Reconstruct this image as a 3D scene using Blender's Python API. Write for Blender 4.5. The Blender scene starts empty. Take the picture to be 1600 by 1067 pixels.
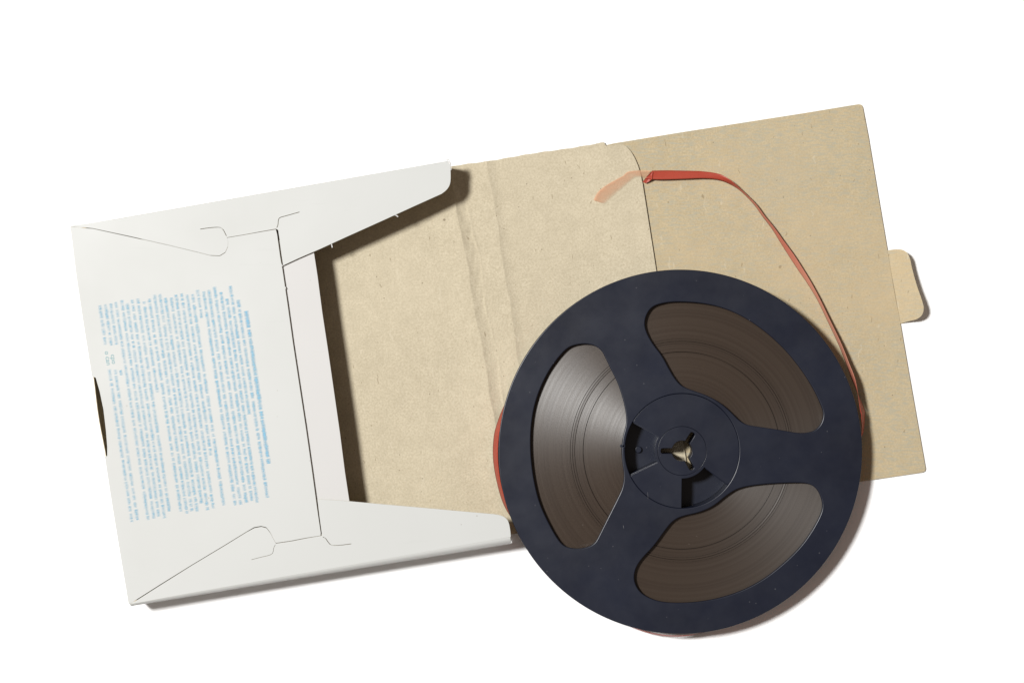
import bpy, bmesh, math, random
from mathutils import Vector, Matrix

random.seed(7)
scene = bpy.context.scene
R = math.radians

# ------------------------------------------------------------------ camera
H = 0.75                      # camera height above the table (m)
S = 0.00026                   # metres per photograph pixel on the table
cam_d = bpy.data.cameras.new('camera')
cam_d.sensor_width = 36.0
cam_d.lens = 36.0 * H / (1600 * S)
cam_d.clip_start = 0.01
cam_d.clip_end = 50
cam = bpy.data.objects.new('camera', cam_d)
cam.location = (0, 0, H)
scene.collection.objects.link(cam)
scene.camera = cam

# ------------------------------------------------------------------ light
world = bpy.data.worlds.new('World')
scene.world = world
world.use_nodes = True
bg = world.node_tree.nodes['Background']
bg.inputs['Color'].default_value = (1.0, 0.82, 0.70, 1)
bg.inputs['Strength'].default_value = 0.18

lamp_d = bpy.data.lights.new('key_lamp', 'AREA')
lamp_d.shape = 'DISK'
lamp_d.size = 0.33
lamp_d.energy = 69
lamp_d.color = (1.0, 0.995, 0.975)
lamp = bpy.data.objects.new('key_lamp', lamp_d)
lamp.location = (-1.05, 0.45, 1.9)
lamp.rotation_euler = (Vector((0, -0.02, 0)) - Vector(lamp.location)).to_track_quat('-Z', 'Y').to_euler()
scene.collection.objects.link(lamp)

scene.view_settings.view_transform = 'Standard'
scene.view_settings.look = 'None'
scene.view_settings.exposure = 0.0
scene.view_settings.gamma = 1.0
scene.view_settings.use_curve_mapping = False
scene.cycles.use_denoising = True

# ------------------------------------------------------------------ helpers
MM = 0.001
COL = scene.collection


def P(px, py, z=0.0):
    """photograph pixel lying at height z (m) -> world point"""
    k = (H - z) / H
    return Vector(((px - 800) * S * k, -(py - 533.5) * S * k, z))


def empty(name, loc, label, cat):
    o = bpy.data.objects.new(name, None)
    o.location = loc
    o.empty_display_size = 0.02
    o['label'] = label
    o['category'] = cat
    COL.objects.link(o)
    return o


def adopt(o, parent):
    if parent is not None:
        o.parent = parent
        if parent.type == 'EMPTY':
            o.matrix_parent_inverse = Matrix.Translation(-Vector(parent.location))
    return o


def link(name, me, parent=None, mats=()):
    for m in mats:
        me.materials.append(m)
    o = bpy.data.objects.new(name, me)
    COL.objects.link(o)
    return adopt(o, parent)


def fill_mesh(name, outlines, z0, z1, bevel=0.0, res=1, smooth=True):
    """closed 2-D outlines (first = outer, rest = holes) -> solid plate z0..z1"""
    cu = bpy.data.curves.new(name, 'CURVE')
    cu.dimensions = '2D'
    cu.fill_mode = 'BOTH'
    th = z1 - z0
    cu.extrude = th / 2 - bevel
    cu.bevel_depth = bevel
    cu.bevel_resolution = res
    cu.offset = -bevel
    for pts in outlines:
        sp = cu.splines.new('POLY')
        sp.points.add(len(pts) - 1)
        for i, p in enumerate(pts):
            sp.points[i].co = (p[0], p[1], 0, 1)
        sp.use_cyclic_u = True
    tmp = bpy.data.objects.new(name + '_tmp', cu)
    COL.objects.link(tmp)
    dg = bpy.context.evaluated_depsgraph_get()
    me = bpy.data.meshes.new_from_object(tmp.evaluated_get(dg))
    bpy.data.objects.remove(tmp)
    bpy.data.curves.remove(cu)
    me.name = name
    me.materials.clear()
    bm = bmesh.new()
    bm.from_mesh(me)
    bmesh.ops.remove_doubles(bm, verts=bm.verts, dist=1e-7)
    bmesh.ops.translate(bm, verts=bm.verts, vec=(0, 0, (z0 + z1) / 2))
    bmesh.ops.recalc_face_normals(bm, faces=bm.faces)
    bm.to_mesh(me)
    bm.free()
    me.set_sharp_from_angle(angle=R(50))
    flags = [smooth and abs(p.normal.z) < 0.995 for p in me.polygons]
    me.polygons.foreach_set('use_smooth', flags)
    me.update()
    return me


def px_out(pts, z):
    return [P(x, y, z).to_2d() for x, y in pts]


def chaikin(pts, n=2, closed=True):
    for _ in range(n):
        out = []
        m = len(pts)
        rng = range(m) if closed else range(m - 1)
        if not closed:
            out.append(pts[0])
        for i in rng:
            a, b = Vector(pts[i]), Vector(pts[(i + 1) % m])
            out += [a * .75 + b * .25, a * .25 + b * .75]
        if not closed:
            out.append(pts[-1])
        pts = out
    return [Vector(p) for p in pts]


def circle(cx, cy, r, n=192):
    return [Vector((cx + r * math.cos(2 * math.pi * i / n), cy + r * math.sin(2 * math.pi * i / n))) for i in range(n)]


def slit(pts, w):
    """thin closed band round an open polyline"""
    L, Rr = [], []
    pts = [Vector(p) for p in pts]
    for i, p in enumerate(pts):
        a = pts[max(i - 1, 0)]
        b = pts[min(i + 1, len(pts) - 1)]
        d = (b - a).normalized()
        n = Vector((-d.y, d.x)) * w / 2
        L.append(p + n)
        Rr.append(p - n)
    return L + Rr[::-1]


# ------------------------------------------------------------------ materials
def new_mat(name):
    m = bpy.data.materials.new(name)
    m.use_nodes = True
    nt = m.node_tree
    return m, nt, nt.nodes['Principled BSDF']


def nd(nt, typ, **kw):
    n = nt.nodes.new(typ)
    for k, v in kw.items():
        if k in n.inputs.keys() if hasattr(n.inputs, 'keys') else False:
            n.inputs[k].default_value = v
        else:
            setattr(n, k, v)
    return n


def noise(nt, vec, scale, detail=3, rough=.55, dist=0.0):
    n = nt.nodes.new('ShaderNodeTexNoise')
    n.inputs['Scale'].default_value = scale
    n.inputs['Detail'].default_value = detail
    n.inputs['Roughness'].default_value = rough
    n.inputs['Distortion'].default_value = dist
    nt.links.new(vec, n.inputs['Vector'])
    return n.outputs['Fac']


def ramp(nt, fac, stops):
    n = nt.nodes.new('ShaderNodeValToRGB')
    el = n.color_ramp.elements
    while len(el) < len(stops):
        el.new(0.5)
    for e, (p, c) in zip(el, stops):
        e.position = p
        e.color = (c, c, c, 1) if isinstance(c, (int, float)) else (*c, 1)
    nt.links.new(fac, n.inputs['Fac'])
    return n.outputs['Color']


def mix(nt, fac, a, b, mode='MIX'):
    n = nt.nodes.new('ShaderNodeMix')
    n.data_type = 'RGBA'
    n.blend_type = mode
    for sock, v in ((n.inputs[0], fac), (n.inputs[6], a), (n.inputs[7], b)):
        if isinstance(v, bpy.types.NodeSocket):
            nt.links.new(v, sock)
        elif isinstance(v, (int, float)):
            sock.default_value = v if sock.type == 'VALUE' else (v, v, v, 1)
        else:
            sock.default_value = (*v, 1)
    return n.outputs[2]


def math_n(nt, op, a, b=None, c=None):
    n = nt.nodes.new('ShaderNodeMath')
    n.operation = op
    for i, v in enumerate((a, b, c)):
        if v is None:
            continue
        if isinstance(v, bpy.types.NodeSocket):
            nt.links.new(v, n.inputs[i])
        else:
            n.inputs[i].default_value = v
    return n.outputs[0]


def mapping(nt, vec, rot=0.0, scale=(1, 1, 1), loc=(0, 0, 0)):
    n = nt.nodes.new('ShaderNodeMapping')
    n.inputs['Rotation'].default_value = (0, 0, rot)
    n.inputs['Scale'].default_value = scale
    n.inputs['Location'].default_value = loc
    nt.links.new(vec, n.inputs['Vector'])
    return n.outputs['Vector']


def bump(nt, h, strength, dist):
    n = nt.nodes.new('ShaderNodeBump')
    n.inputs['Strength'].default_value = strength
    n.inputs['Distance'].default_value = dist
    nt.links.new(h, n.inputs['Height'])
    return n.outputs['Normal']


def coords(nt):
    return nt.nodes.new('ShaderNodeTexCoord').outputs['Object']


def flecks(nt, vec, scale, radius, thresh):
    """mask of sparse little dots / short fibres"""
    v = nt.nodes.new('ShaderNodeTexVoronoi')
    v.inputs['Scale'].default_value = scale
    nt.links.new(vec, v.inputs['Vector'])
    near = math_n(nt, 'LESS_THAN', v.outputs['Distance'], radius)
    sep = nt.nodes.new('ShaderNodeSeparateColor')
    nt.links.new(v.outputs['Color'], sep.inputs['Color'])
    some = math_n(nt, 'GREATER_THAN', sep.outputs['Red'], thresh)
    return math_n(nt, 'MULTIPLY', near, some)


def warp(nt, vec, scale, amount):
    n = nt.nodes.new('ShaderNodeTexNoise')
    n.inputs['Scale'].default_value = scale
    n.inputs['Detail'].default_value = 1
    nt.links.new(vec, n.inputs['Vector'])
    s = nt.nodes.new('ShaderNodeVectorMath')
    s.operation = 'MULTIPLY_ADD'
    nt.links.new(n.outputs['Color'], s.inputs[0])
    s.inputs[1].default_value = (amount,) * 3
    nt.links.new(vec, s.inputs[2])
    return s.outputs[0]


TILT = R(9.0)


def kraft(name, light, dark, streak=0.0, warm=None):
    m, nt, b = new_mat(name)
    v = coords(nt)
    fine = noise(nt, v, 1250, 3, .75)
    mid = noise(nt, v, 160, 3, .6)
    big = noise(nt, v, 18, 3, .55)
    col = mix(nt, ramp(nt, fine, [(.34, 0.0), (.62, 1.0)]), dark, light)
    col = mix(nt, ramp(nt, mid, [(.35, 0.0), (.7, 0.35)]), col, tuple(c * .90 for c in dark))
    col = mix(nt, ramp(nt, big, [(.35, 0.0), (.7, 0.3)]), col, tuple(min(1, c * 1.06) for c in light))
    if warm is not None:
        vs = mapping(nt, v, R(4), (260, 1300, 1))
        st = noise(nt, vs, 1.0, 3, .6, .4)
        col = mix(nt, ramp(nt, st, [(.47, 0.0), (.62, streak)]), col, (.375, .36, .285))
        w = noise(nt, mapping(nt, v, TILT, (1, 1.3, 1), (.3, .1, 0)), 16, 3, .6)
        col = mix(nt, ramp(nt, w, [(.42, 0.0), (.68, .40)]), col, warm)
        w2 = noise(nt, mapping(nt, v, TILT, (1, 1, 1), (.7, .4, 0)), 26, 2, .6)
        col = mix(nt, ramp(nt, w2, [(.5, 0.0), (.7, .12)]), col, (.38, .37, .31))
    dots = flecks(nt, v, 330, .085, .86)
    dots2 = flecks(nt, v, 110, .055, .80)
    f1 = flecks(nt, mapping(nt, warp(nt, v, 300, .003), R(25), (1, .28, 1)), 560, .13, .91)
    f2 = flecks(nt, mapping(nt, warp(nt, v, 300, .003), R(-60), (1, .20, 1)), 520, .12, .92)
    f3 = flecks(nt, mapping(nt, warp(nt, v, 260, .004), R(80), (1, .22, 1)), 380, .09, .91)
    pale = flecks(nt, mapping(nt, warp(nt, v, 260, .004), R(-20), (1, .14, 1)), 520, .22, .9)
    col = mix(nt, math_n(nt, 'MULTIPLY', pale, .2), col, (.66, .60, .48))
    m1 = math_n(nt, 'MAXIMUM', f1, f2)
    m1 = math_n(nt, 'MAXIMUM', m1, f3)
    m1 = math_n(nt, 'MULTIPLY', m1, .42)
    col = mix(nt, m1, col, (.16, .11, .06))
    m2 = math_n(nt, 'MULTIPLY', math_n(nt, 'MAXIMUM', dots, dots2), .55)
    col = mix(nt, m2, col, (.10, .065, .04))
    nt.links.new(col, b.inputs['Base Color'])
    b.inputs['Roughness'].default_value = .92
    b.inputs['Specular IOR Level'].default_value = .15
    hsum = math_n(nt, 'ADD', math_n(nt, 'MULTIPLY', fine, .5), mid)
    nt.links.new(bump(nt, hsum, .45, .0004), b.inputs['Normal'])
    return m


def coated(name, base, tint):
    m, nt, b = new_mat(name)
    v = coords(nt)
    big = noise(nt, v, 14, 4, .55)
    fine = noise(nt, v, 900, 2, .6)
    col = mix(nt, ramp(nt, big, [(.35, 0.0), (.7, 1.0)]), base, tint)
    dirt = math_n(nt, 'MAXIMUM', flecks(nt, v, 150, .05, .88), flecks(nt, v, 60, .03, .75))
    col = mix(nt, math_n(nt, 'MULTIPLY', dirt, .35), col, (.25, .22, .18))
    scuff = noise(nt, mapping(nt, v, TILT, (40, 500, 1)), 1.0, 2, .5)
    col = mix(nt, ramp(nt, scuff, [(.66, 0.0), (.78, .12)]), col, tuple(c * .78 for c in base))
    nt.links.new(col, b.inputs['Base Color'])
    nt.links.new(ramp(nt, big, [(.3, .42), (.7, .58)]), b.inputs['Roughness'])
    b.inputs['Specular IOR Level'].default_value = .35
    hsum = math_n(nt, 'ADD', math_n(nt, 'MULTIPLY', fine, .06), noise(nt, v, 22, 1, .5))
    nt.links.new(bump(nt, hsum, .08, .0006), b.inputs['Normal'])
    return m


M_TABLE, nt, b = new_mat('white_table')
v = coords(nt)
nt.links.new(mix(nt, ramp(nt, noise(nt, v, 9, 3, .5), [(.35, 0.0), (.7, 1.0)]), (.93, .935, .94), (.90, .905, .915)), b.inputs['Base Color'])
b.inputs['Roughness'].default_value = .8
b.inputs['Specular IOR Level'].default_value = .1

M_WHITE = coated('white_coated_card', (.536, .547, .538), (.514, .524, .512))
M_WHITE_IN = coated('white_inner_card', (.545, .541, .536), (.53, .525, .520))
M_KRAFT = kraft('kraft_card_grey_brown', (.560, .497, .372), (.425, .370, .264))
M_KRAFT_Y = kraft('kraft_card_yellow_brown', (.512, .425, .278), (.392, .320, .200), .7, (.525, .408, .252))
M_CORE = kraft('card_cut_edge', (.56, .50, .36), (.45, .39, .27))

# reel plastic
M_PLASTIC, nt, b = new_mat('navy_plastic')
v = coords(nt)
haze = noise(nt, v, 26, 4, .6)
col = mix(nt, ramp(nt, haze, [(.35, 0.0), (.72, 1.0)]), (.0030, .0052, .0145), (.0060, .0092, .0220))
dust = flecks(nt, v, 420, .10, .88)
dust2 = flecks(nt, v, 170, .05, .80)
col = mix(nt, math_n(nt, 'MULTIPLY', math_n(nt, 'MAXIMUM', dust, dust2), .35), col, (.13, .13, .14))
scr = None
for rot, sd in ((20, 0), (65, 3), (110, 5), (150, 9)):
    s = flecks(nt, mapping(nt, warp(nt, v, 90, .004), R(rot), (1, .06, 1), (sd, sd * .3, 0)), 260, .03, .84)
    scr = s if scr is None else math_n(nt, 'MAXIMUM', scr, s)
col = mix(nt, math_n(nt, 'MULTIPLY', scr, .7), col, (.12, .12, .13))
nt.links.new(col, b.inputs['Base Color'])
rg = noise(nt, v, 70, 4, .65)
nt.links.new(ramp(nt, rg, [(.3, .33), (.7, .42)]), b.inputs['Roughness'])
b.inputs['Specular IOR Level'].default_value = .5
hs = math_n(nt, 'ADD', math_n(nt, 'MULTIPLY', noise(nt, v, 1300, 2, .6), .05), noise(nt, v, 30, 2, .5))
nt.links.new(bump(nt, hs, .20, .0006), b.inputs['Normal'])

# brown wound tape seen on edge
M_TAPE, nt, b = new_mat('brown_tape_edges')
v = coords(nt)
ln = nt.nodes.new('ShaderNodeVectorMath')
ln.operation = 'LENGTH'
flat = nt.nodes.new('ShaderNodeVectorMath')
flat.operation = 'MULTIPLY'
flat.inputs[1].default_value = (1, 1, 0)
nt.links.new(v, flat.inputs[0])
nt.links.new(flat.outputs[0], ln.inputs[0])
rad = ln.outputs['Value']


def ring_noise(scale, detail):
    n = nt.nodes.new('ShaderNodeTexNoise')
    n.noise_dimensions = '1D'
    n.inputs['Scale'].default_value = scale
    n.inputs['Detail'].default_value = detail
    nt.links.new(rad, n.inputs['W'])
    return n.outputs['Fac']


r1 = ring_noise(900, 3)
r2 = ring_noise(130, 2)
col = mix(nt, ramp(nt, r1, [(.3, 0.0), (.7, 1.0)]), (.034, .0225, .016), (.042, .029, .021))
col = mix(nt, ramp(nt, r2, [(.35, 0.0), (.65, .5)]), col, (.050, .035, .025))
pale = flecks(nt, v, 330, .075, .9)
col = mix(nt, math_n(nt, 'MULTIPLY', pale, .35), col, (.16, .14, .12))
nt.links.new(col, b.inputs['Base Color'])
nt.links.new(ramp(nt, r1, [(.3, .47), (.7, .51)]), b.inputs['Roughness'])
b.inputs['Specular IOR Level'].default_value = .8
b.inputs['Anisotropic'].default_value = .82
b.inputs['Anisotropic Rotation'].default_value = .25
tg = nt.nodes.new('ShaderNodeTangent')
tg.direction_type = 'RADIAL'
tg.axis = 'Z'
nt.links.new(tg.outputs[0], b.inputs['Tangent'])
nt.links.new(bump(nt, math_n(nt, 'ADD', r1, r2), .08, .00012), b.inputs['Normal'])

# leader film
M_RED, nt, b = new_mat('red_leader_film')
v = coords(nt)
red_c = mix(nt, noise(nt, v, 120, 3, .6), (.43, .058, .034), (.53, .098, .062))
uvr = nt.nodes.new('ShaderNodeTexCoord').outputs['UV']
sxr = nt.nodes.new('ShaderNodeSeparateXYZ')
nt.links.new(uvr, sxr.inputs[0])
pale_sheen = ramp(nt, sxr.outputs['Y'], [(.12, 0.0), (.16, .6), (.24, .4), (.31, .75), (.40, .8), (.44, 0.0)])  # pale stretch of film; its pinkish gloss and backlight are mixed into the colour
nt.links.new(mix(nt, pale_sheen, red_c, (.70, .36, .25)), b.inputs['Base Color'])
b.inputs['Roughness'].default_value = .38
b.inputs['Specular IOR Level'].default_value = .4
tr = nt.nodes.new('ShaderNodeBsdfTranslucent')
tr.inputs['Color'].default_value = (.62, .10, .05, 1)
ms = nt.nodes.new('ShaderNodeMixShader')
ms.inputs[0].default_value = .30
out = nt.nodes['Material Output']
nt.links.new(b.outputs[0], ms.inputs[1])
nt.links.new(tr.outputs[0], ms.inputs[2])
nt.links.new(ms.outputs[0], out.inputs['Surface'])

M_PALE, nt, b = new_mat('pale_leader_film')
v = coords(nt)
b.inputs['Base Color'].default_value = (.62, .34, .20, 1)
b.inputs['Roughness'].default_value = .45
uv = nt.nodes.new('ShaderNodeTexCoord').outputs['UV']
sx = nt.nodes.new('ShaderNodeSeparateXYZ')
nt.links.new(uv, sx.inputs[0])
al = ramp(nt, sx.outputs['X'], [(0.0, .85), (.25, .62), (.7, .50), (1.0, .15)])
al = math_n(nt, 'MULTIPLY', al, math_n(nt, 'ADD', math_n(nt, 'MULTIPLY', noise(nt, mapping(nt, v, R(40), (1, 4, 1)), 260, 3, .6), .9), .45))
nt.links.new(al, b.inputs['Alpha'])

M_INK, nt, b = new_mat('pale_blue_ink')
v = coords(nt)
n1 = noise(nt, v, 950, 2, .7)
nt.links.new(mix(nt, noise(nt, v, 60, 2, .5), (.14, .42, .65), (.22, .49, .64)), b.inputs['Base Color'])
b.inputs['Roughness'].default_value = .6
uv = nt.nodes.new('ShaderNodeTexCoord').outputs['UV']
sx = nt.nodes.new('ShaderNodeSeparateXYZ')
nt.links.new(uv, sx.inputs[0])
edge = math_n(nt, 'SUBTRACT', 1.0, math_n(nt, 'ABSOLUTE', math_n(nt, 'SUBTRACT', math_n(nt, 'MULTIPLY', sx.outputs['X'], 2.0), 1.0)))
edge = ramp(nt, edge, [(0.0, 0.0), (.95, 1.0)])
al = math_n(nt, 'MULTIPLY', edge, ramp(nt, n1, [(.32, .40), (.62, .80)]))
al = math_n(nt, 'MULTIPLY', al, sx.outputs['Y'])
nt.links.new(al, b.inputs['Alpha'])

M_INK2, nt, b = new_mat('teal_ink')
b.inputs['Base Color'].default_value = (.10, .33, .38, 1)
b.inputs['Alpha'].default_value = .75

# ------------------------------------------------------------------ table
bm = bmesh.new()
bmesh.ops.create_grid(bm, x_segments=8, y_segments=8, size=3.0)
me = bpy.data.meshes.new('tabletop')
bm.to_mesh(me)
bm.free()
table = link('tabletop', me, None, [M_TABLE])
table['kind'] = 'structure'
table['label'] = 'plain bright white surface under the box and reel'

# ------------------------------------------------------------------ the box
ZT = 15.0 * MM                # top of the box
TH = 0.5 * MM                 # card thickness
box = empty('tape_box', P(330, 640, 0), 'white cardboard tape box lying flat with its kraft lining folded open', 'box')


def card(name, outline, z_top, parent, holes=(), top=None, rest=None, th=TH, bevel=.07 * MM):
    me = fill_mesh(name, [px_out(outline, z_top)] + [px_out(h, z_top) for h in holes], z_top - th, z_top, bevel, 1)
    me.materials.append(top or M_WHITE)
    me.materials.append(rest or M_CORE)
    for p in me.polygons:
        p.material_index = 0 if p.normal.z > .6 else 1
    return link(name, me, parent)


# --- unfolded kraft sheet: floor of the box, creased spine and rounded flap
E_U = Vector((.9878, -.1556))
E_V = Vector((.1556, .9878))
ORG = Vector((118, 352.5))


def uv2px(u, v):
    return ORG + E_U * u + E_V * v


def sm(a, b, x):
    t = max(0., min(1., (x - a) / (b - a)))
    return t * t * (3 - 2 * t)


def wob(v, s):
    return (math.sin(v * .043 + s) * 1.6 + math.sin(v * .11 + s * 2.1) * .9 + math.sin(v * .31 + s * .7) * .5)


def sheet_h(u, v):
    # two wandering creases across the spine
    c1 = 591 + (v / 400) * 9 + wob(v, 1.3) * .7
    c2 = 651 + wob(v, 4.0) * .6
    h = .70 * MM
    lin = lambda p, q, x: max(0., min(1., (x - p) / (q - p)))
    fade = .85 + .15 * math.sin(v * .017 + .6)
    w1 = 18 + wob(v, 2.) * 1.0
    h += 1.05 * MM * fade * lin(c1 - 40, c1, u) * (1 - lin(c1, c1 + w1, u)) ** 1.9
    d = u - (c1 + w1 + 2 + wob(v, 6.))
    h += .20 * MM * math.exp(-(d / 2.0) ** 2) * (.5 + .5 * math.sin(v * .09) * math.sin(v * .037))
    h += .70 * MM * (1.15 - fade * .4) * lin(c1 + w1, c2, u) * (1 - lin(c2, c2 + 17, u)) ** 2.1
    h += .10 * MM * math.exp(-((u - c1 - 8) / 14) ** 2) * math.sin(v * .16 + math.sin(u * .3) * 1.5) * sm(330, 60, v)
    h += .10 * MM * math.sin(u * .021 + v * .006) * math.sin(v * .012 + 1)
    h += .85 * MM * sm(770, 850, u) + .25 * MM * sm(860, 885, u) * (1 - .4 * sm(60, 300, v))
    h += random.uniform(-1, 1) * .004 * MM
    return h


NU, NV, VMAX = 320, 130, 582.0
us = [u for u in [885.5 * i / NU for i in range(NU)] if not 580 < u < 690] + [580 + .8 * i for i in range(138)] + [884.6, 885.5]
us.sort()


def vtop(u):
    if u < 836:
        return .5 + .5 * math.sin(u * .05) + .35 * math.sin(u * .21)
    if u < 859:
        return 6.6
    t = min(1, (u - 859) / 26.5)
    return 6.8 + 68 * (1 - math.sqrt(max(0, 1 - t * t)))


bm = bmesh.new()
top, bot = [], []
for u in us:
    ct, cb = [], []
    v0 = vtop(u)
    for j in range(NV + 1):
        v = v0 + (VMAX - v0) * j / NV
        h = sheet_h(u, v)
        p = uv2px(u, v)
        ct.append(bm.verts.new(P(p.x, p.y, h)))
        cb.append(bm.verts.new(P(p.x, p.y, h - .5 * MM)))
    top.append(ct)
    bot.append(cb)
n = len(us)
for i in range(n - 1):
    for j in range(NV):
        bm.faces.new((top[i][j], top[i][j + 1], top[i + 1][j + 1], top[i + 1][j]))
        bm.faces.new((bot[i][j], bot[i + 1][j], bot[i + 1][j + 1], bot[i][j + 1]))
    bm.faces.new((top[i][0], top[i + 1][0], bot[i + 1][0], bot[i][0]))
    bm.faces.new((top[i][NV], bot[i][NV], bot[i + 1][NV], top[i + 1][NV]))
for j in range(NV):
    bm.faces.new((top[0][j], bot[0][j], bot[0][j + 1], top[0][j + 1]))
    bm.faces.new((top[-1][j], top[-1][j + 1], bot[-1][j + 1], bot[-1][j]))
bmesh.ops.recalc_face_normals(bm, faces=bm.faces)
me = bpy.data.meshes.new('back_panel')
bm.to_mesh(me)
bm.free()
for p in me.polygons:
    p.use_smooth = True
me.set_sharp_from_angle(angle=R(50))
back = link('back_panel', me, box, [M_KRAFT])
back['label'] = 'grey brown kraft inner sheet with two creases and a rounded flap'

# --- yellow-brown lid panel with the locking tab
lid_out = [(925, 231.5), (960, 224), (1060, 208), (1160, 192), (1260, 176.5), (1330, 164.8), (1342, 163.2), (1346.5, 164), (1348.5, 168),
           (1357, 213), (1373, 307), (1386.5, 391), (1396, 448), (1407, 506),
           (1421, 585), (1434, 662), (1446.5, 732), (1445, 736), (1441, 738), (1355, 750.5), (1200, 774), (1039, 799)]
lid_out = [(x + random.uniform(-.5, .5), y + random.uniform(-.4, .4)) for x, y in lid_out]
lid = card('lid_panel', lid_out, .75 * MM, box, top=M_KRAFT_Y, rest=M_KRAFT_Y)
lid['label'] = 'yellowish brown lid panel with a small locking tab'
# tab folded up along its crease
tab_px = chaikin([(1386.5, 391.5), (1398, 389.5), (1412, 390), (1421, 399), (1425, 420), (1433, 448), (1441, 470), (1444, 482), (1441, 493), (1431, 500), (1419, 502), (1407, 505.5)], 2, False)
cr0, cr1 = Vector((1386.5, 391.5)), Vector((1407, 505.5))
cd = (cr1 - cr0).normalized()
cn = Vector((cd.y, -cd.x))
bm = bmesh.new()
rows = []
NT = 48
for i in range(NT + 1):
    f = .5 - .5 * math.cos(math.pi * i / NT)
    row = []
    base = cr0.lerp(cr1, f)
    # far edge of the tab at this row: intersect outline
    best = 0
    for a, c in zip(tab_px[:-1], tab_px[1:]):
        da, dc = (a - base).dot(cd), (c - base).dot(cd)
        if (da <= 0 <= dc) and dc != da:
            q = a.lerp(c, -da / (dc - da))
            best = max(best, (q - base).dot(cn))
    for k in range(9):
        g = k / 8
        q = base + cn * best * g
        z = .75 * MM + 5.6 * MM * (best * g / 39) ** 1.25 - .12 * MM * math.exp(-(best * g / 3) ** 2)
        row.append((q, z))
    rows.append(row)
T = [[bm.verts.new(P(q.x, q.y, z)) for q, z in r] for r in rows]
B = [[bm.verts.new(P(q.x, q.y, z) - Vector((0, 0, .5 * MM))) for q, z in r] for r in rows]
for i in range(NT):
    for k in range(8):
        bm.faces.new((T[i][k], T[i + 1][k], T[i + 1][k + 1], T[i][k + 1]))
        bm.faces.new((B[i][k], B[i][k + 1], B[i + 1][k + 1], B[i + 1][k]))
    bm.faces.new((T[i][8], T[i + 1][8], B[i + 1][8], B[i][8]))
    bm.faces.new((T[i][0], B[i][0], B[i + 1][0], T[i + 1][0]))
for k in range(8):
    bm.faces.new((T[0][k], T[0][k + 1], B[0][k + 1], B[0][k]))
    bm.faces.new((T[NT][k], B[NT][k], B[NT][k + 1], T[NT][k + 1]))
bmesh.ops.remove_doubles(bm, verts=bm.verts, dist=1e-6)
bmesh.ops.recalc_face_normals(bm, faces=bm.faces)
me = bpy.data.meshes.new('locking_tab')
bm.to_mesh(me)
bm.free()
for p in me.polygons:
    p.use_smooth = True
me.set_sharp_from_angle(angle=R(45))
link('locking_tab', me, lid, [M_KRAFT_Y])

# --- front panel of the box
seam_up = [(145, 357.5), (200, 369.5), (260, 383), (310, 395), (328, 399.5), (343, 400.5), (352, 395), (356, 386), (356.5, 377), (354.5, 371.8), (380, 367.5), (405, 363), (431, 358.5)]
seam_lo = [(201, 944), (250, 913), (300, 882), (350, 852), (385, 830.5), (397, 823.5), (408, 821.5), (416, 823.5), (422, 831), (427, 841), (431, 848), (455, 844.5), (478, 840), (501, 836.5)]
left_edge = [(201, 944), (187, 861), (174.5, 785), (163.5, 713), (167.5, 712), (167.5, 698), (165.4, 672), (161.6, 640), (155.8, 612), (149.5, 590), (143.5, 588), (131, 510), (119, 430), (109, 355)]
right_edge = [(433, 366), (438, 402), (441, 420), (449, 474), (458, 535), (467, 598), (478, 668), (487, 732), (496, 795), (501, 832)]
right_edge = [(x + random.uniform(-.35, .35), y) for x, y in right_edge]
front_out = [(110, 355.3)] + seam_up + right_edge + seam_lo[::-1][:-1] + left_edge[:-1]
front = card('front_panel', front_out, ZT, box)
front['label'] = 'white panel printed with pale blue text lines'

# --- upper side flap
rs_ = random.Random(21)
up_in = [(x + .1, y - (.45 + .5 * rs_.random())) for x, y in seam_up]
tip = chaikin([(690, 303.2), (697, 298), (702, 291.5), (704.2, 284), (704.3, 272), (703.6, 259), (702.5, 256), (699, 253.6)], 2, False)
up_out = [(110, 353.2)] + up_in + [(434.5, 359.5), (437.2, 377), (442.3, 415)] + \
         [(466, 404), (500, 389.3), (540, 371), (600, 344), (650, 321.2)] + [tuple(p) for p in tip] + \
         [(660, 260.2), (560, 277.3), (460, 294.7), (360, 312), (260, 329.3), (180, 343)]
sl_a = slit(chaikin([(313, 358.2), (328, 356), (343, 355), (348.5, 358), (352.5, 366), (353.8, 368.8)], 2, False), .75)
sl_b = slit(chaikin([(432.5, 356), (434.5, 352), (435, 343.5), (437, 340), (447, 337.5), (468, 331.5)], 2, False), .75)
upf = card('side_flap', up_out, ZT + .02 * MM, box, holes=[sl_a, sl_b])

# --- lower side flap
lo_in = [(x + .25, y + .55 + .6 * rs_.random()) for x, y in seam_lo]
lo_in[0] = (204, 943.5)
lo_tip = chaikin([(770, 802.6), (781, 804), (790, 808), (795, 815), (797.5, 828), (798.2, 838.6)], 2, False)
lo_out = lo_in[:-1] + [(503.2, 836.5), (502.6, 832), (499, 806), (496, 779.8), (520, 780.7), (545, 782.6), (600, 787.5), (680, 794.5), (740, 800)] + \
         [tuple(p) for p in lo_tip] + [(700, 855.7), (600, 873.5), (500, 891), (400, 908.5), (300, 926)]
sl_c = slit(chaikin([(393, 874), (408, 870), (424, 866.5), (427, 862), (427.5, 856), (430.3, 850.5)], 2, False), .4)
sl_d = slit(chaikin([(504.6, 838.6), (508.5, 840), (513, 847), (517, 851.3), (528, 852), (549, 849.3)], 2, False), .75)
lof = card('side_flap', lo_out, ZT + .02 * MM, box, holes=[sl_c, sl_d])

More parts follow.
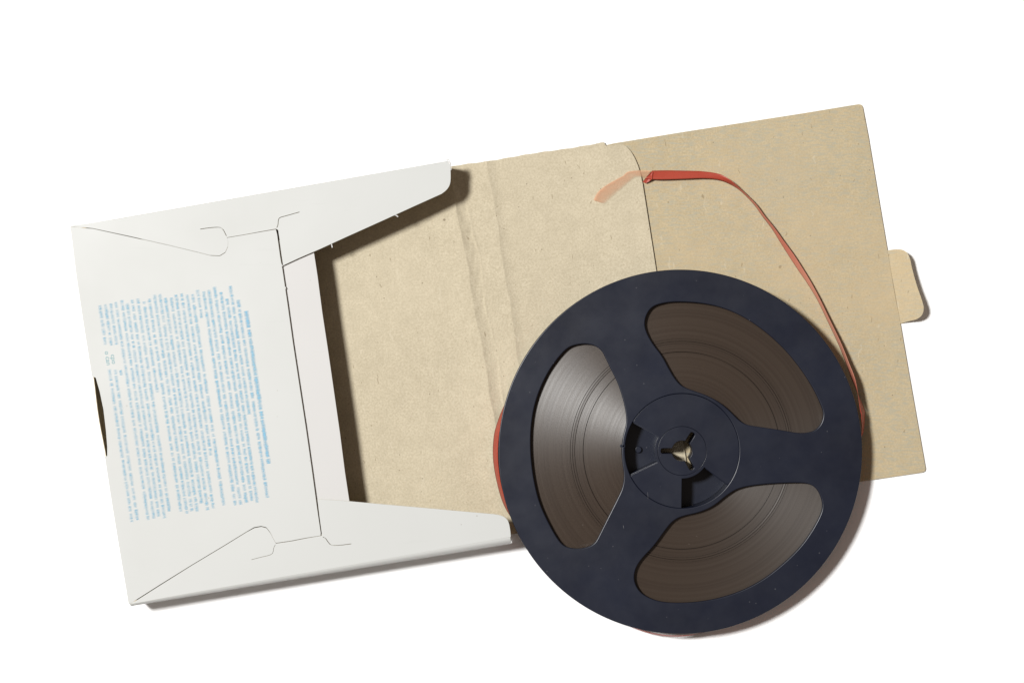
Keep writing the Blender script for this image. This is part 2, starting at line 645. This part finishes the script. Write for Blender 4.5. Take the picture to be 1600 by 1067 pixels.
# --- tuck strip lying a little lower between the flaps
strip_out = [(415, 372), (487.5, 383), (490.5, 395), (496, 432), (504, 489), (513, 551), (522, 613), (531, 676), (539, 737), (545.5, 781), (548, 797), (470, 805)]
strip_out = [(x + random.uniform(-.5, .5), y) for x, y in strip_out]
strip = card('tuck_strip', strip_out, ZT - 1.05 * MM, box, top=M_WHITE_IN)


# --- white card layers added just under the seams to lighten the gaps
card('seam_backing', [(150, 352), (480, 296), (482, 328), (430, 355.5), (428, 372), (352, 408), (318, 404)], ZT - .62 * MM, box, th=.35 * MM)
card('seam_backing', [(384, 862), (392, 884), (560, 862), (556, 838), (512, 833), (430, 838)], ZT - .62 * MM, box, th=.35 * MM)


# --- side walls (white outside, kraft inside)
def wall(name, top_px, sections, inset, thick=.5 * MM, flip=1):
    """top_px: pixel line at ZT; sections: list of (z, outward px offset at start, at end)"""
    a, c = Vector(top_px[0]), Vector(top_px[1])
    d = (c - a).normalized()
    out = Vector((d.y, -d.x)) * flip
    N = 40
    bm = bmesh.new()
    O, I = [], []
    for i in range(N + 1):
        f = i / N
        q = a.lerp(c, f)
        w = P(q.x, q.y, ZT)
        o2 = Vector((out.x, -out.y, 0))
        co, ci = [], []
        for z, o0, o1 in sections:
            s = w + o2 * ((o0 + (o1 - o0) * f) - inset) * S
            co.append(bm.verts.new((s.x, s.y, z)))
            s2 = s - o2 * thick
            ci.append(bm.verts.new((s2.x, s2.y, z)))
        O.append(co)
        I.append(ci)
    K = len(sections)
    fo, fi = [], []
    for i in range(N):
        for k in range(K - 1):
            fo.append(bm.faces.new((O[i][k], O[i + 1][k], O[i + 1][k + 1], O[i][k + 1])))
            fi.append(bm.faces.new((I[i][k], I[i][k + 1], I[i + 1][k + 1], I[i + 1][k])))
        fo.append(bm.faces.new((O[i][0], I[i][0], I[i + 1][0], O[i + 1][0])))
        fi.append(bm.faces.new((O[i][K - 1], O[i + 1][K - 1], I[i + 1][K - 1], I[i][K - 1])))
    for i in (0, N):
        for k in range(K - 1):
            fi.append(bm.faces.new((O[i][k], O[i][k + 1], I[i][k + 1], I[i][k])))
    for f in fi:
        f.material_index = 1
    for f in bm.faces:
        f.smooth = True
    bmesh.ops.recalc_face_normals(bm, faces=bm.faces)
    me = bpy.data.meshes.new(name)
    bm.to_mesh(me)
    bm.free()
    me.set_sharp_from_angle(angle=R(50))
    return link(name, me, box, [M_WHITE, M_KRAFT])


zz = ZT - .52 * MM
wall('side_wall', [(109, 354), (700, 251)], [(ZT - .10 * MM, -4.6, -4.6), (ZT - .06 * MM, -3.6, -3.4), (ZT - .22 * MM, -1.9, -1.7), (ZT - .55 * MM, -.6, -.5), (ZT - 1.1 * MM, 0, 0), (8 * MM, -1, -3), (.9 * MM, -2, -8)], 0, flip=1)
wall('side_wall', [(203, 944.5), (798, 843.2)], [(ZT - .10 * MM, -3.2, -5.2), (ZT - .06 * MM, -2.0, -3.6), (ZT - .28 * MM, .2, .2), (ZT - .9 * MM, 2.0, 3.0), (ZT - 2.4 * MM, 3.6, 6.5), (ZT - 4.2 * MM, 3.8, 7.8), (ZT - 6.5 * MM, 2.6, 6), (5 * MM, -2, 0), (1.2 * MM, -7, -8)], .4, flip=-1)
# end wall with a thumb notch: three pieces of one sheet
me_parts = []
a, c = Vector((109, 354)), Vector((201, 944))


def end_wall():
    bm = bmesh.new()
    N = 60
    rows = []
    d = (c - a).normalized()
    inn = Vector((-d.y * -1, d.x * -1))
    inn = Vector((d.y, -d.x))          # towards the box inside (+x)
    for i in range(N + 1):
        f = i / N
        q = a.lerp(c, f)
        w = P(q.x, q.y, ZT)
        i2 = Vector((inn.x, -inn.y, 0)) * S
        t = (q.y - 588) / (712 - 588)
        dip = 3.2 * MM * math.sin(math.pi * t) ** .6 if 0 < t < 1 else 0
        zt = zz - dip
        row = []
        bow = -2.0 * math.sin(math.pi * f) + (-4.2 * math.sin(math.pi * t) if 0 < t < 1 else 0)
        for z, off in ((zt, 1.0), (zt * .5, 1.2), (.9 * MM, 1.5)):
            p = w + i2 * (off + bow)
            row.append((bm.verts.new((p.x, p.y, z)), bm.verts.new((p.x + .0003, p.y, z))))
        rows.append(row)
    for r0, r1 in zip(rows[:-1], rows[1:]):
        for k in range(2):
            bm.faces.new((r0[k][0], r1[k][0], r1[k + 1][0], r0[k + 1][0]))
            f = bm.faces.new((r0[k][1], r0[k + 1][1], r1[k + 1][1], r1[k][1]))
            f.material_index = 1
        bm.faces.new((r0[0][0], r0[0][1], r1[0][1], r1[0][0])).material_index = 1
        bm.faces.new((r0[2][0], r1[2][0], r1[2][1], r0[2][1])).material_index = 1
    bmesh.ops.recalc_face_normals(bm, faces=bm.faces)
    me = bpy.data.meshes.new('end_wall')
    bm.to_mesh(me)
    bm.free()
    return link('end_wall', me, box, [M_WHITE, M_KRAFT])


end_wall()

# --- printed text lines (running down the panel, too small to read)
SL = .1487
lines = [(423, 487, 724, 1), (413, 467, 777, 0), (404, 445, 647, 0), (396, 467, 785, 0), (388, 457, 782, 0), (379, 450, 785, 0),
         (369.5, 452, 788, 0), (361, 454, 789, 0), (352, 453, 497, 0), (343, 458, 794, 0), (334.5, 462, 712, 0), (326, 460, 794, 0),
         (317, 462, 797, 0), (309, 464, 790, 0), (300, 466, 799, 0), (292, 458, 798, 0), (283.5, 462, 802, 0), (274.5, 466, 803, 0),
         (265.5, 470, 615, 0), (256.5, 468, 802, 0), (247.5, 467, 809, 0), (239, 472, 808, 0), (231, 470, 811, 0), (221.5, 473, 812, 0),
         (213, 474, 586, 0), (204.7, 476, 812, 0), (195.7, 477, 815, 0)]
bm = bmesh.new()
uvl = bm.loops.layers.uv.new('UVMap')
rt = random.Random(3)


def dash(x745, y0, y1, w, strength):
    pts = []
    for y in (y0, y1):
        x = x745 + (y - 745) * SL
        for s in (-1, 1):
            pts.append(P(x + s * w / 2, y - s * .15 * w / 2, ZT + .05 * MM))
    vs = [bm.verts.new(p) for p in (pts[0], pts[1], pts[3], pts[2])]
    f = bm.faces.new(vs)
    for l, u in zip(f.loops, (0, 1, 1, 0)):
        l[uvl].uv = (u, strength)


for x745, y0, y1, bold in lines:
    y = y0 + rt.uniform(-2, 2)
    while y < y1 - 2:
        ln_ = rt.choice([5, 9, 13, 17, 21, 26, 31, 37]) * rt.uniform(.85, 1.2)
        if bold:
            ln_ = rt.choice([12, 40, 52, 58, 26])
        e = min(y + ln_, y1)
        # word built of letter groups of uneven weight
        yy = y
        while yy < e - .5:
            le = min(e, yy + rt.uniform(1.6, 4.2))
            st = rt.uniform(.45, 1.05) * (1.25 if bold else .92)
            fade = .82 + .28 * (x745 - 195) / 230
            if not (x745 < 216 and 538 < yy < 576):
              dash(x745 + rt.uniform(-.35, .35), yy, le - (.25 if le < e else 0), (8.2 if bold else 7.2) * rt.uniform(.85, 1.1), min(1.2, st * fade))
            yy = le
        y = e + rt.choice([1.5, 1.9, 2.4, 3.0])
# two heading marks set across the columns
bm.normal_update()
for f in bm.faces:
    if f.normal.z < 0:
        f.normal_flip()
me = bpy.data.meshes.new('printed_text')
bm.to_mesh(me)
bm.free()
link('printed_text', me, front, [M_INK])

# crisp dotted letters left near the notch
cu_objs = []


def tiny_text(body, px, py, size):
    cu = bpy.data.curves.new('tiny', 'FONT')
    cu.body = body
    cu.size = size * S
    t = bpy.data.objects.new('tiny', cu)
    COL.objects.link(t)
    dg = bpy.context.evaluated_depsgraph_get()
    me = bpy.data.meshes.new_from_object(t.evaluated_get(dg))
    bpy.data.objects.remove(t)
    me.transform(Matrix.Translation(P(px, py, ZT + .07 * MM)) @ Matrix.Rotation(-R(90 - 8.5), 4, 'Z'))
    me.materials.clear()
    return me


for body, px, py, s in (('o can', 163.5, 549, 10), ('cpo', 173, 554, 10)):
    link('printed_letters', tiny_text(body, px, py, s), front, [M_INK2])


# --- torn fibres on the cut edges
def fibre(pts, w, z):
    bm = bmesh.new()
    ol = slit(pts, w)
    n = len(pts)
    lo = [bm.verts.new(P(p.x, p.y, z)) for p in ol]
    hi = [bm.verts.new(P(p.x, p.y, z + .15 * MM)) for p in ol]
    for i in range(n - 1):
        a_, b_, c_, d_ = i, i + 1, 2 * n - 2 - i, 2 * n - 1 - i
        bm.faces.new((hi[a_], hi[b_], hi[c_], hi[d_]))
        bm.faces.new((lo[d_], lo[c_], lo[b_], lo[a_]))
        bm.faces.new((lo[a_], lo[b_], hi[b_], hi[a_]))
        bm.faces.new((lo[c_], lo[d_], hi[d_], hi[c_]))
    bmesh.ops.recalc_face_normals(bm, faces=bm.faces)
    me = bpy.data.meshes.new('torn_fibre')
    bm.to_mesh(me)
    bm.free()
    return me


for pts, w, par, z in (([(517.5, 380.5), (518.5, 384), (519, 387)], 1.6, upf, ZT - .3 * MM),
                       ([(614, 336.5), (618, 336), (622, 338.8)], 1.7, upf, ZT - .3 * MM),
                       ([(443.5, 447.5), (445.5, 449), (446.2, 451.5)], 2.0, front, ZT - .2 * MM),
                       ([(696, 251.5), (699, 248.5), (700, 252.5), (703.5, 255)], 1.6, upf, ZT + .1 * MM),
                       ([(700, 249), (702.5, 251), (704.5, 258)], 1.5, upf, ZT - .1 * MM),
                       ([(703, 256), (704.8, 261), (704.6, 266)], 1.3, upf, ZT + .05 * MM),
                       ([(796.5, 834), (799, 841), (799.3, 848)], 1.6, lof, ZT - 1.2 * MM),
                       ([(439.5, 412.5), (441.5, 416)], 1.2, front, ZT - .2 * MM)):
    link('torn_fibre', fibre(pts, w, z), par, [M_WHITE_IN])

# ------------------------------------------------------------------ the reel
ZR1 = 11.6 * MM               # top of the upper flange
FT = 1.9 * MM                 # flange thickness
ZR0 = 1.75 * MM               # underside of the lower flange
kR = (H - ZR1) / H
CW = P(1063, 705.6, ZR1)
C2 = CW.to_2d()
PXW = S * kR                  # metres per pixel at the flange
RW = 284.3 * PXW
reel = empty('tape_reel', (CW.x, CW.y, ZR0), 'dark navy plastic tape reel with three windows lying on the kraft card', 'tape reel')


def zr(pts):
    return chaikin([P(760 + X * .572, 400 + Y * .5717, ZR1).to_2d() for X, Y in pts], 3)


winA = zr([(470, 131), (510, 124), (580, 127), (640, 139), (700, 164), (760, 204), (815, 254), (860, 309), (895, 364), (915, 408), (922, 430), (917, 456), (901, 475), (880, 483), (850, 484), (810, 476), (740, 466), (710, 461), (690, 449), (668, 426), (640, 401), (600, 379), (560, 366), (535, 356), (519, 341), (500, 311), (480, 272), (455, 241), (438, 211), (431, 185), (437, 160), (450, 141)])
winB = zr([(245, 242), (270, 239), (296, 244), (316, 259), (326, 280), (341, 311), (361, 351), (376, 400), (383, 440), (381, 465), (373, 492), (369, 530), (372, 570), (377, 597), (373, 632), (356, 667), (331, 717), (311, 757), (299, 781), (285, 792), (262, 799), (235, 799), (211, 792), (193, 771), (168, 726), (143, 671), (127, 601), (120, 530), (121, 470), (130, 410), (147, 360), (172, 310), (203, 269), (224, 249)])
winC = zr([(690, 632), (760, 622), (830, 619), (872, 619), (897, 629), (912, 650), (920, 680), (914, 706), (892, 747), (861, 792), (816, 837), (760, 882), (700, 914), (640, 934), (580, 945), (520, 948), (470, 944), (430, 927), (411, 907), (402, 880), (408, 850), (427, 823), (457, 793), (488, 749), (509, 723), (535, 710), (580, 701), (620, 684), (655, 654)])
HC = P(950 + 537 / 4.639, 590 + 530 / 4.639, ZR1).to_2d()     # hub centre


def hp(r, deg):
    return HC + Vector((math.cos(R(deg)), math.sin(R(deg)))) * r * PXW


def arc(r, a0, a1, n=24):
    return [hp(r, a0 + (a1 - a0) * i / n) for i in range(n + 1)]


outer = circle(C2.x, C2.y, RW, 288)
thread = slit([hp(r, 175.5) for r in (90.8, 93, 95.6)], .9 * PXW)
hub_hole = arc(89.45, 0, 360, 160)[:-1]
BV = .32 * MM
fl = fill_mesh('upper_flange', [outer, winA, winB, winC, hub_hole, thread], ZR1 - FT, ZR1, BV, 3)
fl.materials.append(M_PLASTIC)
link('upper_flange', fl, reel)
lf = fill_mesh('lower_flange', [outer, winA, winB, winC, arc(89.45, 0, 360, 120)[:-1]], ZR0, ZR0 + FT, BV, 2)
lf.materials.append(M_PLASTIC)
link('lower_flange', lf, reel)

# hub disc with two open pockets, a core ring and a keyed spindle hole
pk = [(149.5, 205.5), (269.2, 323.7)]
RO = 89.1


def hub_outline(ri, ro, grow=0.0):
    pts = arc(ro, pk[1][1] - 360 + grow, pk[0][0] - grow, 60)
    pts += arc(ri, pk[0][0] - grow, pk[0][1] + grow, 16)
    pts += arc(ro, pk[0][1] + grow, pk[1][0] - grow, 24)
    pts += arc(ri, pk[1][0] - grow, pk[1][1] + grow, 16)
    return pts


def keyed(r, slots, w, rs):
    pts = []
    n = 120
    half = math.degrees(math.asin(w / 2 / r))
    angs = sorted(s % 360 for s in slots)
    cur = angs[0] + half
    for i, s in enumerate(angs):
        nxt = angs[(i + 1) % len(angs)] + (360 if i == len(angs) - 1 else 0)
        d = Vector((math.cos(R(s)), math.sin(R(s))))
        nrm = Vector((-d.y, d.x))
        rb = math.sqrt(r * r - w * w / 4)
        for q in range(9):
            t = -90 + 180 * q / 8
            e = d * (rs - w / 2 + .5 * w * math.cos(R(t)) ** .6) + nrm * (w / 2 * math.sin(R(t)))
            if q == 0:
                pts.append(HC + (d * rb - nrm * w / 2) * PXW)
            pts.append(HC + e * PXW)
            if q == 8:
                pts.append(HC + (d * rb + nrm * w / 2) * PXW)
        m = 14
        a0, a1 = s + half, nxt - half
        for q in range(1, m):
            pts.append(hp(r, a0 + (a1 - a0) * q / m))
    return pts


SLOTS = (180, 58, 299)
key = keyed(16.2, SLOTS, 8.6, 33.5)
cap = fill_mesh('hub_disc', [hub_outline(43.0, RO), arc(38.35, 0, 360, 96)[:-1]], ZR1 - 1.2 * MM, ZR1 + .04 * MM, .09 * MM, 2)
cap.materials.append(M_PLASTIC)
hub = link('hub', cap, reel)
core = fill_mesh('hub_core', [arc(38.0, 0, 360, 96)[:-1], key], ZR0 + .1 * MM, ZR1 + .10 * MM, .10 * MM, 2)
core.materials.append(M_PLASTIC)
link('spindle_core', core, hub)
body = fill_mesh('hub_body', [hub_outline(41.2, 88.9, -.9), arc(38.2, 0, 360, 96)[:-1]], ZR0 + .24 * MM, ZR1 - 1.25 * MM, .12 * MM, 2)
body.materials.append(M_PLASTIC)
link('hub_body', body, hub)
flr = fill_mesh('pocket_floor', [arc(89.2, 0, 360, 120)[:-1], arc(37.6, 0, 360, 96)[:-1]], ZR0 + .02 * MM, ZR0 + .22 * MM, .03 * MM, 1)
flr.materials.append(M_PLASTIC)
link('pocket_floor', flr, hub)
rim = fill_mesh('hub_rim', [arc(94.0, 0, 360, 120)[:-1], arc(89.6, 0, 360, 120)[:-1]], 3.7 * MM, ZR1 - FT - .05 * MM, .1 * MM, 1)
rim.materials.append(M_PLASTIC)
link('hub_rim', rim, hub)
# small moulded stud in the left pocket and a raised rib on the hub face
for r_, a_, rr in ((66, 180, 5.2),):
    q = hp(r_, a_)
    st = fill_mesh('stud', [circle(q.x, q.y, rr * PXW, 24)], ZR0 + .2 * MM, ZR0 + 1.4 * MM, .25 * MM, 2)
    st.materials.append(M_PLASTIC)
    link('moulded_stud', st, hub)
q0, q1 = hp(46, 232), hp(84, 237)
rb = fill_mesh('rib', [slit([q0, q0.lerp(q1, .5), q1], .9 * PXW)], ZR1 - .2 * MM, ZR1 + .02 * MM, .02 * MM, 1)
rb.materials.append(M_PLASTIC)
link('moulded_rib', rb, hub)

# ------------------------------------------------------------------ the tape on the reel
tape = empty('magnetic_tape', (CW.x, CW.y, 3.7 * MM), 'brown magnetic tape wound on the reel with a red leader trailing onto the card', 'tape')
ZP = 9.25 * MM
prof = []
rp = random.Random(11)
r_ = 94.5
lev = 0.0
grooves = {154.2: .8, 167.5: .25, 171.0: .6, 174.5: .25}
while r_ < 271:
    lev = lev * .86 + rp.uniform(-.007, .007)
    dz = lev
    stp = rp.uniform(.8, 1.7)
    prof.append((r_, ZP + dz * MM))
    prof.append((r_ + stp * .93, ZP + (dz - .24 * stp * .26) * MM))
    for gr, dep in grooves.items():
        if r_ < gr <= r_ + stp:
            prof += [(gr - .38, ZP + dz * MM), (gr - .22, ZP + (dz - dep) * MM), (gr + .22, ZP + (dz - dep) * MM), (gr + .38, ZP + dz * MM)]
    r_ += stp
prof.sort()
prof = [(94.2, 3.8 * MM)] + prof + [(prof[-1][0] + .3, 3.8 * MM)]
NA = 200
bm = bmesh.new()
ringv = []
for i in range(NA):
    a = 2 * math.pi * i / NA
    ringv.append([bm.verts.new((math.cos(a) * r * PXW, math.sin(a) * r * PXW, z)) for r, z in prof])
for i in range(NA):
    A_, B_ = ringv[i], ringv[(i + 1) % NA]
    for k in range(len(prof) - 1):
        f = bm.faces.new((A_[k], A_[k + 1], B_[k + 1], B_[k]))
        f.smooth = True
bmesh.ops.recalc_face_normals(bm, faces=bm.faces)
me = bpy.data.meshes.new('tape_pack')
bm.to_mesh(me)
bm.free()
me.set_sharp_from_angle(angle=R(20))
me.materials.append(M_TAPE)
pack = bpy.data.objects.new('tape_pack', me)
COL.objects.link(pack)
pack.location = (HC.x, HC.y, 0)
adopt(pack, tape)
pack['label'] = 'brown wound tape showing fine concentric rings'


# red leader ribbon: (upper/outer edge px,py,z mm | lower/inner edge)
def catmull(vals, n):
    out = []
    m = len(vals)
    for i in range(m - 1):
        p0, p1, p2, p3 = vals[max(i - 1, 0)], vals[i], vals[i + 1], vals[min(i + 2, m - 1)]
        for k in range(n):
            t = k / n
            out.append(.5 * ((2 * p1) + (p2 - p0) * t + (2 * p0 - 5 * p1 + 4 * p2 - p3) * t * t + (3 * p1 - p0 - 3 * p2 + p3) * t ** 3))
    out.append(vals[-1])
    return out


def ribbon(name, E0, E1, mat, parent, n=8, thick=.06 * MM):
    A = catmull(E0, n)
    Bq = catmull(E1, n)
    W = 4
    bm = bmesh.new()
    uvl = bm.loops.layers.uv.new('UVMap')
    rows = []
    for i, (p, q) in enumerate(zip(A, Bq)):
        rows.append([bm.verts.new(p.lerp(q, j / W)) for j in range(W + 1)])
    for i in range(len(rows) - 1):
        for j in range(W):
            f = bm.faces.new((rows[i][j], rows[i][j + 1], rows[i + 1][j + 1], rows[i + 1][j]))
            f.smooth = True
            for l, (uu, vv) in zip(f.loops, ((j, i), (j + 1, i), (j + 1, i + 1), (j, i + 1))):
                l[uvl].uv = (uu / W, vv / (len(rows) - 1))
    bmesh.ops.recalc_face_normals(bm, faces=bm.faces)
    me = bpy.data.meshes.new(name)
    bm.to_mesh(me)
    bm.free()
    o = link(name, me, parent, [mat])
    s = o.modifiers.new('thickness', 'SOLIDIFY')
    s.thickness = thick
    s.offset = 0
    return o


flat_pts = [((1019, 267, 1.5), (1008, 279.3, 2.7)), ((1040, 266.5, 1.6), (1031, 280.6, 2.9)), ((1070, 267, 1.8), (1068, 279.6, 2.9)),
            ((1098, 268, 2.2), (1097, 278.6, 2.8)), ((1125, 272.5, 3.0), (1120, 280.6, 2.3)), ((1143, 283, 4.5), (1138, 287, 1.7)),
            ]
cl = [(1158, 298, 2.6, 3.6, 1.2), (1179, 319, 3.0, 3.3, 1.0), (1193, 338, 3.4, 3.2, .95), (1208, 357, 4.2, 3.1, .9), (1222, 378, 5.8, 3.0, .9), (1237, 400, 7.6, 2.9, .9),
      (1250, 420, 7.4, 2.9, .9), (1263, 440, 6.0, 3.0, .9), (1278, 466, 4.4, 3.3, 1.0), (1293, 497, 4.2, 3.8, 1.2), (1311.5, 536, 4.6, 4.8, 1.6), (1324, 567, 4.6, 6.2, 2.2), (1335, 597, 4.6, 8.0, 2.9)]
for i, (x, y, w, zt_, zb_) in enumerate(cl):
    a_, b_ = cl[max(i - 1, 0)], cl[min(i + 1, len(cl) - 1)]
    d = Vector((b_[0] - a_[0], b_[1] - a_[1])).normalized()
    n_ = Vector((-d.y, d.x)) * -1
    flat_pts.append(((x + n_.x * w / 2, y + n_.y * w / 2, zt_), (x - n_.x * w / 2, y - n_.y * w / 2, zb_)))
U = [P(a[0], a[1], a[2] * MM) for a, b_ in flat_pts]
Lw = [P(b_[0], b_[1], b_[2] * MM) for a, b_ in flat_pts]
CX = 1 / kR
ring = [(13, 285.5, 295.5),  (11, 285.5, 295), (6, 282, 289), (1, 277.5, 279.5), (-8, 273.5, 274), (-25, 272.5, 272.5), (-50, 272.5, 272.5), (-70, 274, 275), (-80, 280, 282.5),
        (-88, 283.5, 288.2), (-96, 283.5, 288.8), (-104, 281, 284.5), (-112, 276, 278), (-125, 273, 273), (-145, 273, 273), (-155, 275, 277), (-162, 278.5, 284),
        (-169, 280.5, 286.5), (-177, 281, 288.6), (-184, 280.5, 288.2), (-189, 279, 285), (-194, 277, 280.5), (-200, 274, 275), (-215, 272.5, 272.5), (-235, 272.2, 272.2)]
for ang, r0, r1 in ring:
    d = Vector((math.cos(R(ang)), math.sin(R(ang)), 0))
    cxy = Vector((CW.x, CW.y, 0))
    U.append(cxy + d * r0 * S + Vector((0, 0, 9.3 * MM)))
    Lw.append(cxy + d * r1 * S + Vector((0, 0, 3.8 * MM)))
red = ribbon('red_leader', U, Lw, M_RED, tape)
red['label'] = 'red leader film curling round the reel and across the card'

# folded corner where red film meets the clear end
bm = bmesh.new()
fold = [(1020, 268.5, 2.2), (1011.5, 275, 2.7), (1004, 284.5, 2.0), (1009, 286.6, 1.9), (1014.5, 283.5, 2.3), (1019, 279.6, 3.1)]
vs = [bm.verts.new(P(x, y, z * MM)) for x, y, z in fold]
vs2 = [bm.verts.new(P(x, y, (z + .12) * MM)) for x, y, z in fold]
for i in range(1, 5):
    bm.faces.new((vs[0], vs[i], vs[i + 1]))
    bm.faces.new((vs2[0], vs2[i + 1], vs2[i]))
for i in range(6):
    j = (i + 1) % 6
    bm.faces.new((vs[i], vs[j], vs2[j], vs2[i]))
bmesh.ops.recalc_face_normals(bm, faces=bm.faces)
me = bpy.data.meshes.new('leader_fold')
bm.to_mesh(me)
bm.free()
link('leader_fold', me, red, [M_RED])

pe0 = [(1017, 267, 2.1), (1000, 266.8, 2.25), (984, 267.8, 2.2), (978, 270.5, 2.1), (974, 274.5, 2.0), (966, 279, 1.95), (955, 285, 1.9), (945, 291, 1.85), (936.5, 298, 1.85), (931, 305, 1.85), (927.5, 313, 1.9)]
pe1 = [(1009, 278.5, 2.2), (1001, 277, 2.25), (993, 277, 2.2), (989.5, 279, 2.1), (985.5, 282.5, 2.0), (979, 288, 1.95), (969, 296.5, 1.9), (961.5, 303, 1.85), (954, 309.5, 1.85), (949.5, 314, 1.85), (944, 318.5, 1.9)]
end = ribbon('clear_leader_end', [P(x, y, z * MM) for x, y, z in pe0], [P(x, y, z * MM) for x, y, z in pe1], M_PALE, tape, 6, .05 * MM)
end.modifiers.clear()
end['label'] = 'pale translucent pinkish end of the leader lying on the flap'
